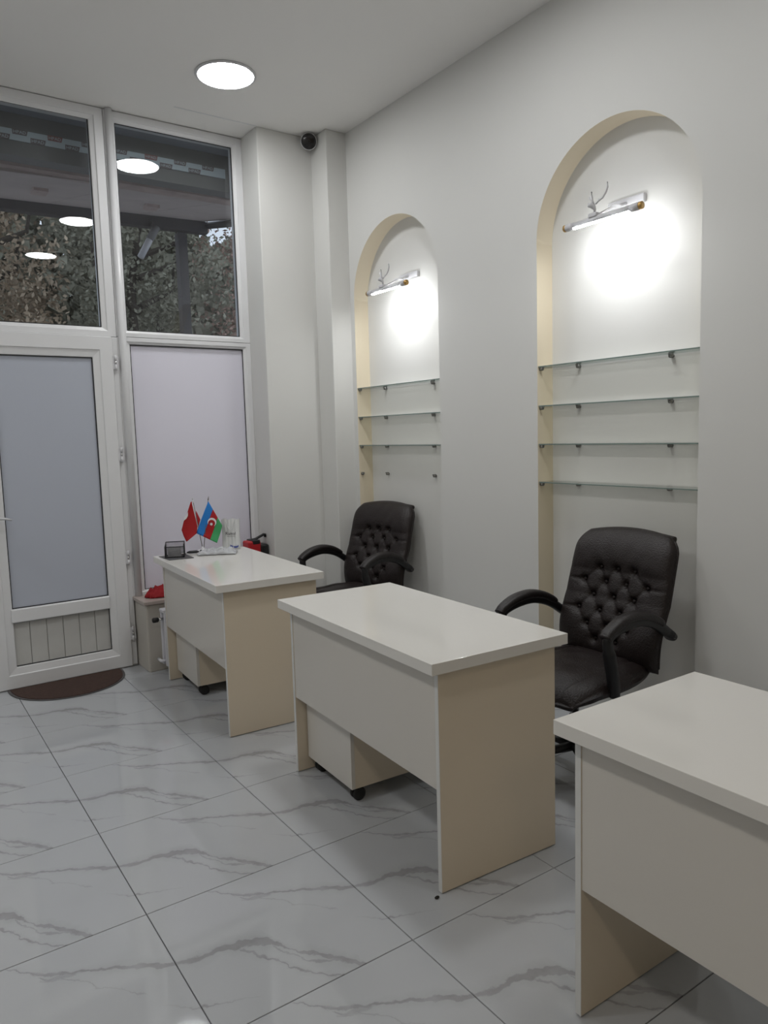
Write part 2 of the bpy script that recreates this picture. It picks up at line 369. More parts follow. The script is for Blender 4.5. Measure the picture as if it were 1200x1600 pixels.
# window_1: tall right light with a clear upper pane and a filmed lower pane
w1 = sempty('window_1', (1.40, YW, .447))
def ch(o, root):                                                     # parts are written in room coordinates, seated under their root
    o.parent = root; o.location = tuple(-v for v in root.location); return o
ch(frame_rect('upper_frame', 1.345, 2.066, XREV, ZC-.004, .069, .066, .04, .062), w1)
ch(pane(1.408, 2.10, 2.172, 3.338, 'clear', None, YF+.030), w1); ch(gasket(1.413, 2.105, 2.168, 3.334, None, .006, YF+.020), w1)
ch(frame_rect('lower_frame', 1.345, .447, XREV, 2.064, .079, .05, .03, .04), w1)
ch(pane(1.42, .470, 2.186, 2.026, 'frost_window', None, YF+.030), w1); ch(gasket(1.424, .475, 2.185, 2.023, None, .0055, YF+.020), w1)
# round cover profile over the joint between door and window
cov = MB().sweep([(1.376, YF-.006, .449), (1.376, YF-.006, ZC-.002)], (.027, .022), 20).build('trim_3', 'pvc'); struct(cov)
# door_1: leaf hinged on its right side
d1 = sempty('door_1', (1.31, YW, 0))
ch(frame_rect('door_leaf', .518, .008, 1.308, 2.060, .13, .115, .122, .125, y0=YF-.018), d1)
ch(MB().box(.640, YF-.016, .394, 1.196, YW+.015, .474).build('middle_rail', 'pvc', bevel=.007, seg=3), d1)
ch(pane(.645, .470, 1.196, 1.940, 'frost_door', None, YF+.012), d1); ch(gasket(.648, .474, 1.193, 1.935, None, .005, YF+.004), d1)
bp_ = sempty('bottom_panel', parent=d1); bp_.location = (.64-1.31, -.035, .13)
for k in range(6):
    x0 = .004+k*.0925
    MB().box(x0+.0012, .005, .002, x0+.0913, .014, .262).build('slat', 'pvc_old', bp_, bevel=.0022)
MB().box(0, .014, 0, .556, .018, .264).build('backing', 'pvc_old', bp_)
ch(gasket(.643, .132, 1.193, .394, None, .004, YF+.004), d1)
for z in (1.905, 1.345, .70, .215):
    h = sempty('hinge', parent=d1); h.location = (1.322-1.31, YF-.022-YW, z)
    MB().cyl((0, 0, -.045), (0, 0, -.012), .007, 12).cyl((0, 0, .012), (0, 0, .045), .007, 12).build('hinge_barrel', 'white_metal', h)
    MB().cyl((0, 0, -.011), (0, 0, .011), .0055, 12).build('hinge_pin', 'chrome', h)
    MB().box(-.018, .003, -.04, .018, .006, .04).build('hinge_leaf', 'white_metal', h, bevel=.001)
hd = sempty('door_handle', parent=d1); hd.location = (.59-1.31, YF-.018-YW, 1.01)
MB().box(-.018, -.008, -.12, .018, 0, .09).build('escutcheon', 'white_metal', hd, bevel=.004, seg=3)
MB().sweep([(0, -.004, 0), (0, -.045, .004), (.01, -.055, .005), (.05, -.055, .0), (.083, -.052, -.010)], [(.009, .009), (.009, .009), (.009, .009), (.010, .007), (.007, .005)], 12).build('lever', 'white_metal', hd)
# frame around the door, lights above, second leaf (mostly outside the picture)
fr = sempty('window_2', (RL, YW, 2.06))
ch(frame_rect('upper_frame', RL+.005, 2.062, 1.343, ZC-.004, .06, .08, .056, .072), fr)
ch(pane(RL+.06, 2.112, 1.268, 3.332, 'clear', None, YF+.030), fr); ch(gasket(RL+.065, 2.118, 1.263, 3.327, None, .006, YF+.020), fr)
struct(MB().box(1.312, YF, .004, 1.345, YW+.02, 2.060).build('trim_4', 'pvc', bevel=.003))
struct(MB().box(RL+.003, YF, .004, RL+.05, YW+.02, 2.060).build('trim_5', 'pvc', bevel=.003))
d2 = sempty('door_2', (RL+.05, YW, 0))
ch(frame_rect('door_leaf', RL+.055, .008, .514, 2.060, .115, .125, .122, .125, y0=YF-.018), d2)
ch(MB().box(RL+.17, YF-.016, .394, .390, YW+.015, .474).build('middle_rail', 'pvc', bevel=.007), d2)
ch(pane(RL+.165, .470, .392, 1.940, 'frost_door', None, YF+.012), d2)
ch(MB().box(RL+.165, YF+.010, .13, .392, YF+.02, .398).build('bottom_panel', 'pvc_old'), d2)
struct(MB().box(RL, YF-.01, 0, 1.345, YW+.06, .010).build('trim_6', 'steel', bevel=.002))        # threshold
# low wall under the window with its stone sill
struct(MB().box(1.352, 4.492, -.005, XREV+.01, YW+.02, .424).build('wall_sill', 'sill_wall', bevel=.012, seg=3))
struct(MB().box(1.338, 4.474, .424, XREV+.005, YW-.045, .447).build('trim_7', 'marble_sill', bevel=.004))

# ------------------------------------------------------------------ outside
out = struct(MB().box(-12, YW+.13, -.25, 20, 26, -.1).build('ground', 'pavement'))
struct(MB().box(RL-1, YW+.13, ZC-.02, XREV+2.5, 5.02, ZC+.2).build('trim_8', 'soffit'))         # dark head above the shop front
bx = struct(MB().box(RL-1, 5.0, 3.135, XREV+2.5, 5.12, ZC).build('trim_9', 'soffit2'))
tape = tag(MB().box(-.3, 4.992, 3.222, 2.238, 4.9985, 3.284).build('printed_tape', 'tape'), 'pale blue tape with printed blocks along the beam outside the upper windows', 'tape')
tm = text_mesh('HPAD', .034, .0006)
tm.materials.append(M['tape'])
k = 0; x = -.28
while x < 2.2:
    for row, dx in ((0, 0), (1, .098)):
        xx = x+dx
        if xx+.085 > 2.235: continue
        z0 = 3.256 if row == 0 else 3.219
        b = MB().add([(xx, 4.9905, z0), (xx+.078, 4.9905, z0), (xx+.086, 4.9905, z0+.031), (xx, 4.9905, z0+.031), (xx, 4.992, z0), (xx+.078, 4.992, z0), (xx+.086, 4.992, z0+.031), (xx, 4.992, z0+.031)],
                     [(0, 1, 2, 3), (7, 6, 5, 4), (0, 4, 5, 1), (1, 5, 6, 2), (2, 6, 7, 3), (3, 7, 4, 0)]).build('printed_block', 'tape_red' if (k % 3 == 1 and row == 0) else 'tape_ink', tape)
        t = bpy.data.objects.new('lettering', tm); COL.objects.link(t); t.parent = b; t.location = (xx+.040, 4.9899, z0+.0145); t.rotation_euler = (PI/2, 0, 0); t.scale = (.8, .75, 1)
    x += .196; k += 1
can = thing('canopy', 'weathered board canopy on steel frame outside the upper windows', 'canopy', (1, 5.2, 0))
def cp(name, mb, m, **k): o = mb.build(name, m, **k); o.parent = can; o.location = (-1, -5.2, 0); return o
cp('near_beam', MB().add([(-4, 5.18, 3.10), (3.2, 5.18, 3.15), (3.2, 5.30, 3.15), (-4, 5.30, 3.10), (-4, 5.18, 3.20), (3.2, 5.18, 3.25), (3.2, 5.30, 3.25), (-4, 5.30, 3.20)],
   [(0, 3, 2, 1), (4, 5, 6, 7), (0, 1, 5, 4), (1, 2, 6, 5), (2, 3, 7, 6), (3, 0, 4, 7)]), 'rough_beam')
def zroof(x, y): return 3.15+(y-5.25)*(3.62-3.15)/2.25+(x-2)*.03
for k in range(9):
    x0 = -4.0+k*.80; x1 = x0+.79
    if k == 8: x1 = 3.10
    cp('roof_board', MB().add([(x0, 5.25, zroof(x0, 5.25)), (x1, 5.25, zroof(x1, 5.25)), (x1, 7.55, zroof(x1, 7.55)), (x0, 7.55, zroof(x0, 7.55)),
        (x0, 5.25, zroof(x0, 5.25)+.03), (x1, 5.25, zroof(x1, 5.25)+.03), (x1, 7.55, zroof(x1, 7.55)+.03), (x0, 7.55, zroof(x0, 7.55)+.03)],
        [(0, 3, 2, 1), (4, 5, 6, 7), (0, 1, 5, 4), (1, 2, 6, 5), (2, 3, 7, 6), (3, 0, 4, 7)]), 'canopy')
for xx in (-1.2, .55, 3.02):
    cp('rafter', MB().sweep([(xx, 5.3, zroof(xx, 5.3)-.03), (xx+.12, 7.5, zroof(xx, 7.5)-.03)], (.05, .035), 4, sq=2), 'dark_steel')
cp('far_beam', MB().add([(-4, 7.45, 3.42), (3.12, 7.45, 3.53), (3.12, 7.55, 3.53), (-4, 7.55, 3.42), (-4, 7.45, 3.53), (3.12, 7.45, 3.64), (3.12, 7.55, 3.64), (-4, 7.55, 3.53)],
   [(0, 3, 2, 1), (4, 5, 6, 7), (0, 1, 5, 4), (1, 2, 6, 5), (2, 3, 7, 6), (3, 0, 4, 7)]), 'dark_steel')
for xx in (2.80, -.9): cp('post', MB().box(xx, 7.45, -.1, xx+.09, 7.55, 3.50), 'dark_steel')
for (lx, ly) in ((1.25, 6.1), (2.15, 6.3)):
    cp('ceiling_plate', MB().box(lx-.05, ly-.06, zroof(lx, ly)-.035, lx+.05, ly+.06, zroof(lx, ly)-.005), 'rough_beam')
tl = thing_child('hanging_pipe', can, (1.52, 2.20, 3.50))
MB().cyl((.04, 0, 0), (-.13, 0, -.30), .032, 14).build('pipe', 'white_metal', tl)
MB().cyl((.045, 0, .01), (-.03, 0, -.125), .036, 14).build('collar', 'soffit2', tl)
MB().box(.0, -.02, -.01, .09, .06, .05).build('bracket', 'dark_steel', tl)
def tree(x, y, h, r, m, seed, label, n=5200, zlo=.3):
    rnd = random.Random(seed)
    t = thing('tree', label, 'tree', (x, y, -.1), 0)
    mb = MB(); pts = [(0, 0, 0)]
    for k in range(1, 6): pts.append((rnd.uniform(-.1, .1)*k*.4, rnd.uniform(-.1, .1)*k*.4, h*.16*k))
    mb.sweep(pts, [(.14-.02*k, .14-.02*k) for k in range(6)], 8)
    for k in range(8):
        a = rnd.uniform(0, 2*PI); z = h*rnd.uniform(.25, .75)
        mb.sweep([(0, 0, z), (math.cos(a)*r*.4, math.sin(a)*r*.4, z+.3), (math.cos(a)*.7, math.sin(a)*.7, z+.8)], [(.05, .05), (.03, .03), (.01, .01)], 6)
    mb.build('trunk', 'bark', t)
    lb = MB()
    blobs = [(rnd.gauss(0, .42)*r, rnd.gauss(0, .42)*r, h*rnd.uniform(zlo, .97), rnd.uniform(.28, .6)) for _ in range(34)]
    for k in range(n):
        bx_, by_, bz_, br = blobs[k % len(blobs)]
        d = Vector((rnd.gauss(0, 1), rnd.gauss(0, 1), rnd.gauss(0, 1))).normalized()*br*rnd.uniform(.5, 1.1)
        p = Vector((bx_, by_, bz_))+d
        if abs(p.x) > .90 or abs(p.y) > 1.4: p.x = rnd.uniform(-.88, .88); p.y = rnd.uniform(-1.2, 1.2)
        a = Vector((rnd.gauss(0, 1), rnd.gauss(0, 1), rnd.gauss(0, 1))).normalized(); b_ = a.cross(Vector((rnd.random(), rnd.random(), rnd.random()+.1))).normalized()
        s = rnd.uniform(.022, .048)
        lb.add([p-a*s, p-b_*s*.5, p+a*s, p+b_*s*.5], [(0, 1, 2, 3)])
    o = lb.build('foliage', m, t); o['kind'] = 'stuff'; return t
specs = [(1.3, 10.2, 5.2, 1.5, 'leaf_brown', 'brown-leaved tree seen through the upper pane over the door'),
         (3.25, 10.2, 5.6, 1.6, 'leaf_green', 'dull green tree behind the mullion between the upper panes'),
         (5.2, 10.2, 4.9, 1.5, 'leaf_red', 'russet tree behind the post outside the right upper pane'),
         (7.15, 10.2, 5.6, 1.5, 'leaf_green', 'dark green tree mostly hidden beyond right edge of the right upper pane')]
for k, sp_ in enumerate(specs): tree(*sp_[:5], 11+k, sp_[5], n=13000)
bk = thing('hedge', 'dark evergreen hedge far behind the trees outside the windows', 'hedge', (3.8, 13.6, -.1))
rnd = random.Random(5); lb = MB()
for k in range(30000):
    p = Vector((rnd.uniform(-3.5, 7.5), rnd.uniform(-.7, .7), 0)); p.z = rnd.uniform(0, (6.3 if p.x < 1.2 else 5.2)+.9*noise.noise(Vector((p.x*.8, 0, 3))))
    a = Vector((rnd.gauss(0, 1), rnd.gauss(0, .6), rnd.gauss(0, 1))).normalized(); b_ = a.cross(Vector((rnd.random(), 1, rnd.random()))).normalized(); s = rnd.uniform(.08, .15)
    lb.add([p-a*s, p-b_*s*.6, p+a*s, p+b_*s*.6], [(0, 1, 2, 3)])
o = lb.build('foliage', 'leaf_green', bk); o['kind'] = 'stuff'

# ------------------------------------------------------------------ ceiling lamps and added warm rear fills
emc = emit('lamp_diffuser_cool', LAMP_COOL, LAMP_POWER); emw = emit('fill_diffuser_warm', FILL_WARM, LAMP_POWER*.75); emd = emit('lamp_diffuser_dim', LAMP_COOL, LAMP_POWER*.55)
lamps = [(1.80, 3.945, 'c', 'round ceiling lamp nearest the window, above the first desk'),
         (1.765, 2.33, 'c', 'round ceiling lamp above the middle desk, seen only as a reflection'),
         (1.73, .88, 'd', 'round ceiling lamp above the nearest desk, seen only as a reflection'),
         (-.75, 3.945, 'c', 'round ceiling lamp in the left row near the door, out of view'),
         (-.75, 2.33, 'c', 'round ceiling lamp in the left row beside the viewer'),
         (-.75, .88, 'd', 'round ceiling lamp in the left row just left of viewer'),
         (-.75, -.65, 'w', 'added warm fill disc on the ceiling behind viewer, out of view'),  # this and the next: unseen warm fills added to brighten surfaces facing the viewer
         (-.75, -2.2, 'w', 'added warm fill disc at the far rear of the ceiling, out of view')]
for lx, ly, c, lab in lamps:
    t = thing('ceiling_lamp', lab, 'ceiling lamp', (lx, ly, ZC), 0)
    MB().lathe([(.150, 0), (.163, -.001), (.165, -.005), (.160, -.010), (.151, -.011), (.150, -.006)], n=40).build('rim', 'white_metal', t)
    MB().lathe([(.1495, -.004), (.149, -.009), (.10, -.0115), (.02, -.012)], n=40).build('diffuser', {'c': emc, 'w': emw, 'd': emd}[c], t)

# ------------------------------------------------------------------ niche lamps
emn = emit('niche_led', (.97, .985, 1.0), NICHE_POWER)
def niche_lamp(cy, z, label, mirror):
    XB = XR+ND; t = thing('niche_lamp', label, 'wall lamp', (XB, cy, z), 0, 'tube lamps in the wall niches')
    dx = -.19                                                         # tube distance from the back of the niche
    hs = .205
    # housing: half round shell on the room side / top, strip below facing the wall
    n = 14; vs = []; r = .0145
    angs = [math.radians(-50+ (250)*i/n) for i in range(n+1)]         # 0 = towards room (-x), 90 = up
    for y in (-hs+.012, hs-.012):
        vs += [(dx-r*math.cos(a), y, r*math.sin(a)) for a in angs]
    fs = [(i, i+1, n+1+i+1, n+1+i) for i in range(n)] + [(n, 0, n+1, 2*n+1)]
    MB().add(vs, fs, 0, True).add([vs[i] for i in range(n+1)], [tuple(range(n+1))]).add([vs[n+1+i] for i in range(n+1)], [tuple(reversed(range(n+1)))]).build('tube_housing', 'lamp_white', t)
    a0, a1 = math.radians(200), math.radians(310)
    vs = []
    for y in (-hs+.035, hs-.035): vs += [(dx-(r+.0012)*math.cos(a0+(a1-a0)*i/8), y, (r+.0012)*math.sin(a0+(a1-a0)*i/8)) for i in range(9)]
    MB().add(vs, [(i, i+1, 10+i, 9+i) for i in range(8)] + [(0, 9, 17, 8)], 0).build('light_strip', emn, t)
    for s_ in (-1, 1):
        MB().cyl((dx, s_*(hs-.014), 0), (dx, s_*hs, 0), .0155, 18).build('end_cap', 'gold', t)
        MB().cyl((dx, s_*(hs-.055), 0), (dx, s_*(hs-.013), 0), .0165, 18).build('collar', 'lamp_white', t)
    # mounting: rectangular wall box + short arm
    MB().box(-.022, -.09, .072, 0, .10, .108).build('mount_box', 'lamp_white', t, bevel=.004)
    MB().lathe([(.026, -.004), (.030, 0), (.028, .004)], n=24).build('joint_disc', 'lamp_white', t, loc=(-.085, .012, .064))
    MB().sweep([(-.01, .0, .088), (-.10, .01, .060), (dx+.02, .02, .026), (dx, .02, .012)], [(.008, .006)]*4, 10).build('arm', 'lamp_white', t)
    # clip on the tube carrying a small deer-head ornament with branching antlers
    MB().box(dx-.017, .015, .008, dx+.017, .062, .028).build('clip', 'lamp_white', t, bevel=.006, seg=3)
    dr = thing_child('deer_ornament', t, (dx, .036, .028))
    MB().sweep([(0, 0, 0), (0, 0, .014), (-.004, .004, .026), (-.012, .012, .034), (-.020, .022, .030)], [(.005, .005), (.006, .006), (.010, .011), (.011, .012), (.005, .005)], 12).build('head', 'lamp_white', dr)
    for s_ in (-1, 1):
        a = MB()
        if s_ > 0: a.sweep([(0, .008, .036), (0, .016, .060), (0, .020, .085), (0, .018, .112)], [(.006, .006)]*3+[(.004, .004)], 8).sweep([(0, .016, .060), (0, .030, .078), (0, .034, .092)], [(.005, .005), (.004, .004), (.002, .002)], 6).sweep([(0, .010, .040), (0, .030, .048), (0, .042, .056)], [(.005, .005), (.004, .004), (.002, .002)], 6)
        else: a.sweep([(0, -.004, .036), (0, -.022, .048), (0, -.046, .058), (0, -.066, .084), (0, -.074, .110), (0, -.074, .138)], [(.0045, .0045)]*5+[(.003, .003)], 8).sweep([(0, -.022, .048), (0, -.024, .062)], [(.003, .003), (.0015, .0015)], 6)
        a.v = [(x, y*.9, .036+(z-.036)*.74) for x, y, z in a.v]; a.build('antler', 'lamp_white', dr)
    return t
niche_lamp(2.149, 2.330, 'white tube lamp with antler ornament in the larger right-hand niche', 1)
niche_lamp(3.752, 2.307, 'white tube lamp with antler ornament in the smaller niche near the window', 1)

# ------------------------------------------------------------------ glass shelves
def clip_mesh(): return MB().lathe([(.004, 0), (.0095, .001), (.0105, .006), (.0105, .016), (.008, .019)], n=16)
def wall_clip(parent, loc, side):
    c = thing_child('shelf_clip', parent, loc)
    if side == 'back': MB().cyl((0, 0, 0), (-.020, 0, 0), .0085, 14).build('stud', 'steel', c); MB().box(-.026, -.007, .004, -.004, .007, .011).build('jaw', 'steel', c, bevel=.002)
    else:
        s_ = -1 if side == 'far' else 1
        MB().cyl((0, 0, 0), (0, s_*.018, 0), .0085, 14).build('stud', 'steel', c); MB().box(-.007, min(0, s_*.024), .004, .007, max(0, s_*.024), .011).build('jaw', 'steel', c, bevel=.002)
    return c
ordn = ['top', 'second', 'third', 'lowest']
for ni, (a, b, zs, r) in enumerate(NICHES):
    where = 'in the larger right-hand niche' if ni == 0 else 'in the smaller niche near window'
    back = [(1.922, 0), (2.426, 0)] if ni == 0 else [(3.545, 0), (4.045, 0)]
    for k, z in enumerate([1.734, 1.541, 1.351, 1.161]):
        if ni == 1 and k == 3:
            for q, (yy, side) in enumerate([(back[0][0], 'back'), (back[1][0], 'back'), (b, 'far')]):
                c = thing('shelf_clip', ['right-hand steel clip of the empty row below the shelves near window', 'middle steel clip of the empty row below the shelves near window', 'left-hand steel clip of the empty row below the shelves near window'][q], 'bracket',
                          (XR+ND, yy, z) if side == 'back' else (XR+.02, yy, z), 0, 'bare shelf clips in the niche near window')
                d = 1 if side == 'back' else 0
                if d: MB().cyl((0, 0, 0), (-.020, 0, 0), .0085, 14).build('stud', 'steel', c); MB().box(-.026, -.007, .004, -.004, .007, .011).build('jaw', 'steel', c, bevel=.002)
                else: MB().cyl((0, 0, 0), (0, -.018, 0), .0085, 14).build('stud', 'steel', c); MB().box(-.007, -.024, .004, .007, 0, .011).build('jaw', 'steel', c, bevel=.002)
            continue
        name_k = ordn[k] if not (ni == 1 and k == 2) else 'lowest'
        t = thing('glass_shelf', f'{name_k} clear glass shelf {where}', 'shelf', (XR, (a+b)/2, z), 0, 'glass shelves in the wall niches')
        hw = (b-a)/2-.003
        gp = MB(); gp.box(.004, -hw, .0, ND-.004, hw, .005, 0)
        gp.m = [0, 0, 1, 1, 1, 1]
        gp.build('glass_panel', ['shelf_glass', 'shelf_edge'], t)
        for yy, _ in back: wall_clip(t, (ND, yy-(a+b)/2, -.008), 'back')
        wall_clip(t, (.02, hw+.003, -.008), 'far'); wall_clip(t, (.085, -hw-.003, -.008), 'near')

# ------------------------------------------------------------------ desks
DL, DW, DT = 1.1028, .5593, .0363
def desk(loc, rz, label, H=.75):
    t = thing('desk', label, 'desk', loc, rz)
    ov, ox, ox2, th = .0294, .043, .0316, .018
    MB().box(0, 0, H-DT, DW, DL, H).build('tabletop', 'top', t, bevel=.0015)
    for y0 in (ov, DL-ov-th):
        s_ = MB().box(ox, y0, .004, DW-ox2, y0+th, H-DT).build('side_panel', 'cream', t, bevel=.001)
        MB().box(ox-.0012, y0+.0005, .004, ox+.0005, y0+th-.0005, H-DT).build('edge_band', 'edge', s_)
    MB().box(ox+.002, ov+th, .331, ox+.020, DL-ov-th, H-DT).build('modesty_panel', 'panel', t, bevel=.0006)
    return t
D1 = desk((1.2932, 3.2094, 0), -.0609, 'cream desk nearest the window, with the small flags on it')
D2 = desk((1.3199, 1.6578, 0), -.0534, 'bare cream desk in the middle, between the two other desks')
D3 = desk((1.2579, .0503, 0), -.0185, 'cream desk at lower right, cut off by the picture edge')
def pedestal(loc, rz, label):
    t = thing('drawer_pedestal', label, 'drawer unit', loc, rz)
    w, d, z0, z1 = .375, .40, .062, .60
    MB().box(0, 0, z0, .016, w, z1).build('back_panel', 'panel', t, bevel=.001)
    MB().box(.016, 0, z0, d, w, z1).build('body', 'cream', t, bevel=.001)
    for k in range(3):
        dr = MB().box(d, .004, z0+.004+k*.178, d+.016, w-.004, z0+.174+k*.178).build('drawer', 'panel', t, bevel=.001)
        MB().sweep([(d+.016, w/2-.05, z0+.12+k*.178), (d+.034, w/2-.045, z0+.12+k*.178), (d+.034, w/2+.045, z0+.12+k*.178), (d+.016, w/2+.05, z0+.12+k*.178)], (.004, .004), 8).build('handle', 'chrome', dr)
    for (x, y) in ((.045, .035), (.045, w-.035), (d-.045, .035), (d-.045, w-.035)):
        c = thing_child('caster', t, (x, y, 0))
        for s_ in (-1, 1): MB().lathe([(.010, 0), (.024, .002), (.027, .006), (.027, .012), (.020, .015)], n=20).build('wheel', 'rubber', c, loc=(0, 0, 0))
        for w_ in c.children:
            pass
        c.children[0].rotation_euler = (PI/2, 0, 0); c.children[0].location = (0, -.003, .0275); c.children[1].rotation_euler = (-PI/2, 0, 0); c.children[1].location = (0, .003, .0275)
        MB().box(-.012, -.012, .040, .012, .012, .062).build('fork', 'black', c, bevel=.003)
    return t
pedestal((1.445, 2.325, 0), -.0534, 'drawer unit on casters under the middle desk')
pedestal((1.424, 3.872, 0), -.0609, 'drawer unit on casters under the desk nearest the window')

# ------------------------------------------------------------------ executive chairs (front faces local -x)
def cushion(w, d, t, nx=40, ny=40, fn=None, pw=5.0):
    """rounded slab, local u in -1..1 (width), v in 0..1; fn(u,v,side) -> Vector of mid surface, normal offset handled through fn"""
    pass
def back_surface(u, v, side):
    # v 0 bottom .. 1 top; returns local point of backrest mid surface + thickness
    z = .425+.545*v + .020*(1-u*u)*max(0, (v-.8)/.2)**2
    x = .235+.03*v + .115*v**1.6
    x -= .02*math.sin(PI*min(1, v/.5))*(1 if v < .5 else 0)            # lumbar swell
    hw = .245 + .012*math.sin(PI*v) - .045*max(0, (v-.86)/.14)**2.2
    edge = (1-abs(u)**5)**.5 if abs(u) < 1 else 0
    rim = (1-abs(2*v-1)**9)**.5 if 0 < v < 1 else 0
    th = .052*(edge**.9)*(rim**.9)+.004
    if v > .70: th += .016*edge*rim*math.sin(PI*(v-.70)/.30)**.8 if v < 1 else 0
    xo = x - .022*(1-u*u)*0 + .020*u*u*(-1)                          # wings curve slightly forward
    return xo, hw*u, z, th
BTN = []
for (v, us) in ((.72, (-.34, 0, .34)), (.61, (-.62, -.2, .2, .62)), (.50, (-.40, 0, .40)), (.39, (-.62, -.2, .2, .62)), (.28, (-.40, 0, .40)), (.17, (-.2, .2))):
    for u in us: BTN.append((u, v))
def tuft(u, v):
    d = 0
    for bu, bv in BTN:
        du, dv = (u-bu)*.245, (v-bv)*.565; q = du*du+dv*dv
        d += .020*math.exp(-q/(.017**2)) + .006*math.exp(-q/(.045**2))
    # pleats joining neighbouring buttons diagonally
    for i, (a, b) in enumerate(BTN):
        for (c, e) in BTN[i+1:]:
            L2 = ((a-c)*.245)**2+((b-e)*.565)**2
            if abs(b-e) < .02 or abs(b-e) > .13 or abs(a-c) > .30: continue
            ax, ay, bx2, by2 = a*.245, b*.565, c*.245, e*.565; px, py = u*.245, v*.565
            t_ = max(0, min(1, ((px-ax)*(bx2-ax)+(py-ay)*(by2-ay))/L2)); q = (px-ax-(bx2-ax)*t_)**2+(py-ay-(by2-ay)*t_)**2
            d += .0050*math.exp(-q/(.0065**2))
    for s_ in (-1, 1):                                               # outer pleats running to the edges
        for bv in (.61, .39):
            if u*s_ > .62: d += .005*math.exp(-(((v-bv)*.565)/.007)**2)*min(1, (1-u*s_)/.1)
    # head roll seam
    return d
def make_chair(label):
    t = thing('office_chair', label, 'chair', (0, 0, 0), 0)
    nu, nv = 84, 110; vs = []; fs = []
    for side in (0, 1):
        for j in range(nv+1):
            for i in range(nu+1):
                u = math.sin((i/nu-.5)*PI)*.35+(2*i/nu-1)*.65; v = .5+.5*(math.sin((j/nv-.5)*PI)*.35+(2*j/nv-1)*.65)
                x, y, z, th = back_surface(u, v, side)
                if side == 0:
                    wr = .0022*noise.noise(Vector((u*5, v*9, 1.3)))*th/.05
                    vs.append((x-th+tuft(u, v)*min(1, th/.04)+wr, y, z+.2*th*0))
                else: vs.append((x+th*.55, y, z))
    st = (nu+1)*(nv+1)
    for side in (0, 1):
        for j in range(nv):
            for i in range(nu):
                a = side*st+j*(nu+1)+i; q = (a, a+1, a+nu+2, a+nu+1); fs.append(q if side else q[::-1])
    for j in range(nv):
        for i in (0, nu): a = j*(nu+1)+i; fs.append((a, a+nu+1, a+nu+1+st, a+st))
    for i in range(nu):
        for j in (0, nv): a = j*(nu+1)+i; fs.append((a, a+1, a+1+st, a+st))
    bk_ = MB().add(vs, fs, 0, True).build('backrest', 'leather', t)
    for (u, v) in BTN:
        x, y, z, th = back_surface(u, v, 0)
        MB().ball((0, 0, 0), .0075, 10, (.5, 1, 1)).build('button', 'leather', bk_, loc=(x-th+.0215, y, z))
    # back shell and side piping
    pts = []
    for s_ in (-1, 1):
        pl = []
        for k in range(25):
            v = .04+.92*k/24; x, y, z, th = back_surface(s_*.985, v, 0); pl.append((x+.002, y+s_*.002, z))
        MB().sweep(pl, (.006, .006), 8, (1, 0, 0)).build('piping', 'leather', bk_)
    x, y, z, th = back_surface(0, .97, 0)
    MB().sweep([(back_surface(u, .965, 0)[0]+.025, back_surface(u, .965, 0)[1]*1.0, back_surface(u, .965, 0)[2]+.002) for u in [-.93+.093*k for k in range(21)]], [(.012, .014)]*21, 12).build('head_roll', 'leather', bk_)
    # seat cushion
    n = 44; vs = []; fs = []
    for side in (0, 1):
        for j in range(n+1):
            for i in range(n+1):
                a = 2*i/n-1; b = 2*j/n-1                             # a: width, b: -1 front .. 1 rear
                a = math.sin(a*PI/2)*.4+a*.6; b = math.sin(b*PI/2)*.4+b*.6
                rim = max(0, (1-abs(a)**6))**.5*max(0, (1-abs(b)**6))**.5
                hw = .252-.012*(b*b)-(.03*max(0, -b-.6)/.4)-.035*max(0, b)**2
                x = b*.250-.03; y = a*hw
                drop = -.045*max(0, -b-.45)**1.6/.4
                bow = -.018*(1-a*a)*max(0, -b)                       # front edge bulges forward
                if side == 0: z = .425+.052*rim+drop+.006*noise.noise(Vector((a*3, b*3, 0)))-.010*math.exp(-((abs(a)-.62)/.035)**2)*rim
                else: z = .425-.045*rim+drop*.6
                vs.append((x+bow, y, z))
    st = (n+1)**2
    for side in (0, 1):
        for j in range(n):
            for i in range(n):
                q0 = side*st+j*(n+1)+i; q = (q0, q0+1, q0+n+2, q0+n+1); fs.append(q[::-1] if side else q)
    for j in range(n):
        for i in (0, n): q0 = j*(n+1)+i; fs.append((q0, q0+n+1, q0+n+1+st, q0+st)); q0 = i*(n+1)+j; fs.append((q0, q0+1, q0+1+st, q0+st))
    MB().add(vs, fs, 0, True).build('seat', 'leather', t)
    # loop armrests
    def smooth(P, k=6):
        out = []
        for i in range(len(P)-1):
            p0, p1, p2, p3 = [Vector(P[max(0, min(len(P)-1, i+d))]) for d in (-1, 0, 1, 2)]
            for q in range(k):
                s = q/k; out.append(.5*((2*p1)+(-p0+p2)*s+(2*p0-5*p1+4*p2-p3)*s*s+(-p0+3*p1-3*p2+p3)*s**3))
        out.append(Vector(P[-1])); return out
    for s_ in (-1, 1):
        y = s_*.272
        ar = thing_child('armrest', t, (0, y, 0))
        P = smooth([(-.075, -s_*.03, .405), (-.105, -s_*.008, .47), (-.135, 0, .56), (-.150, 0, .625), (-.138, 0, .655), (-.07, 0, .675), (.02, 0, .682), (.10, 0, .668), (.17, 0, .640), (.235, 0, .600), (.265, -s_*.004, .578)], 5)
        sz = []
        for q in P: sz.append((.020, .017) if q.z > .6 else (.018, .026))
        MB().sweep(P, sz, 14, (0, 1, 0), sq=2.6).build('arm_frame', 'black', ar)
        Q = smooth([(-.168, 0, .652), (-.140, 0, .672), (-.07, 0, .698), (.02, 0, .706), (.10, 0, .690), (.165, 0, .660), (.185, 0, .645)], 5)
        m_ = len(Q)
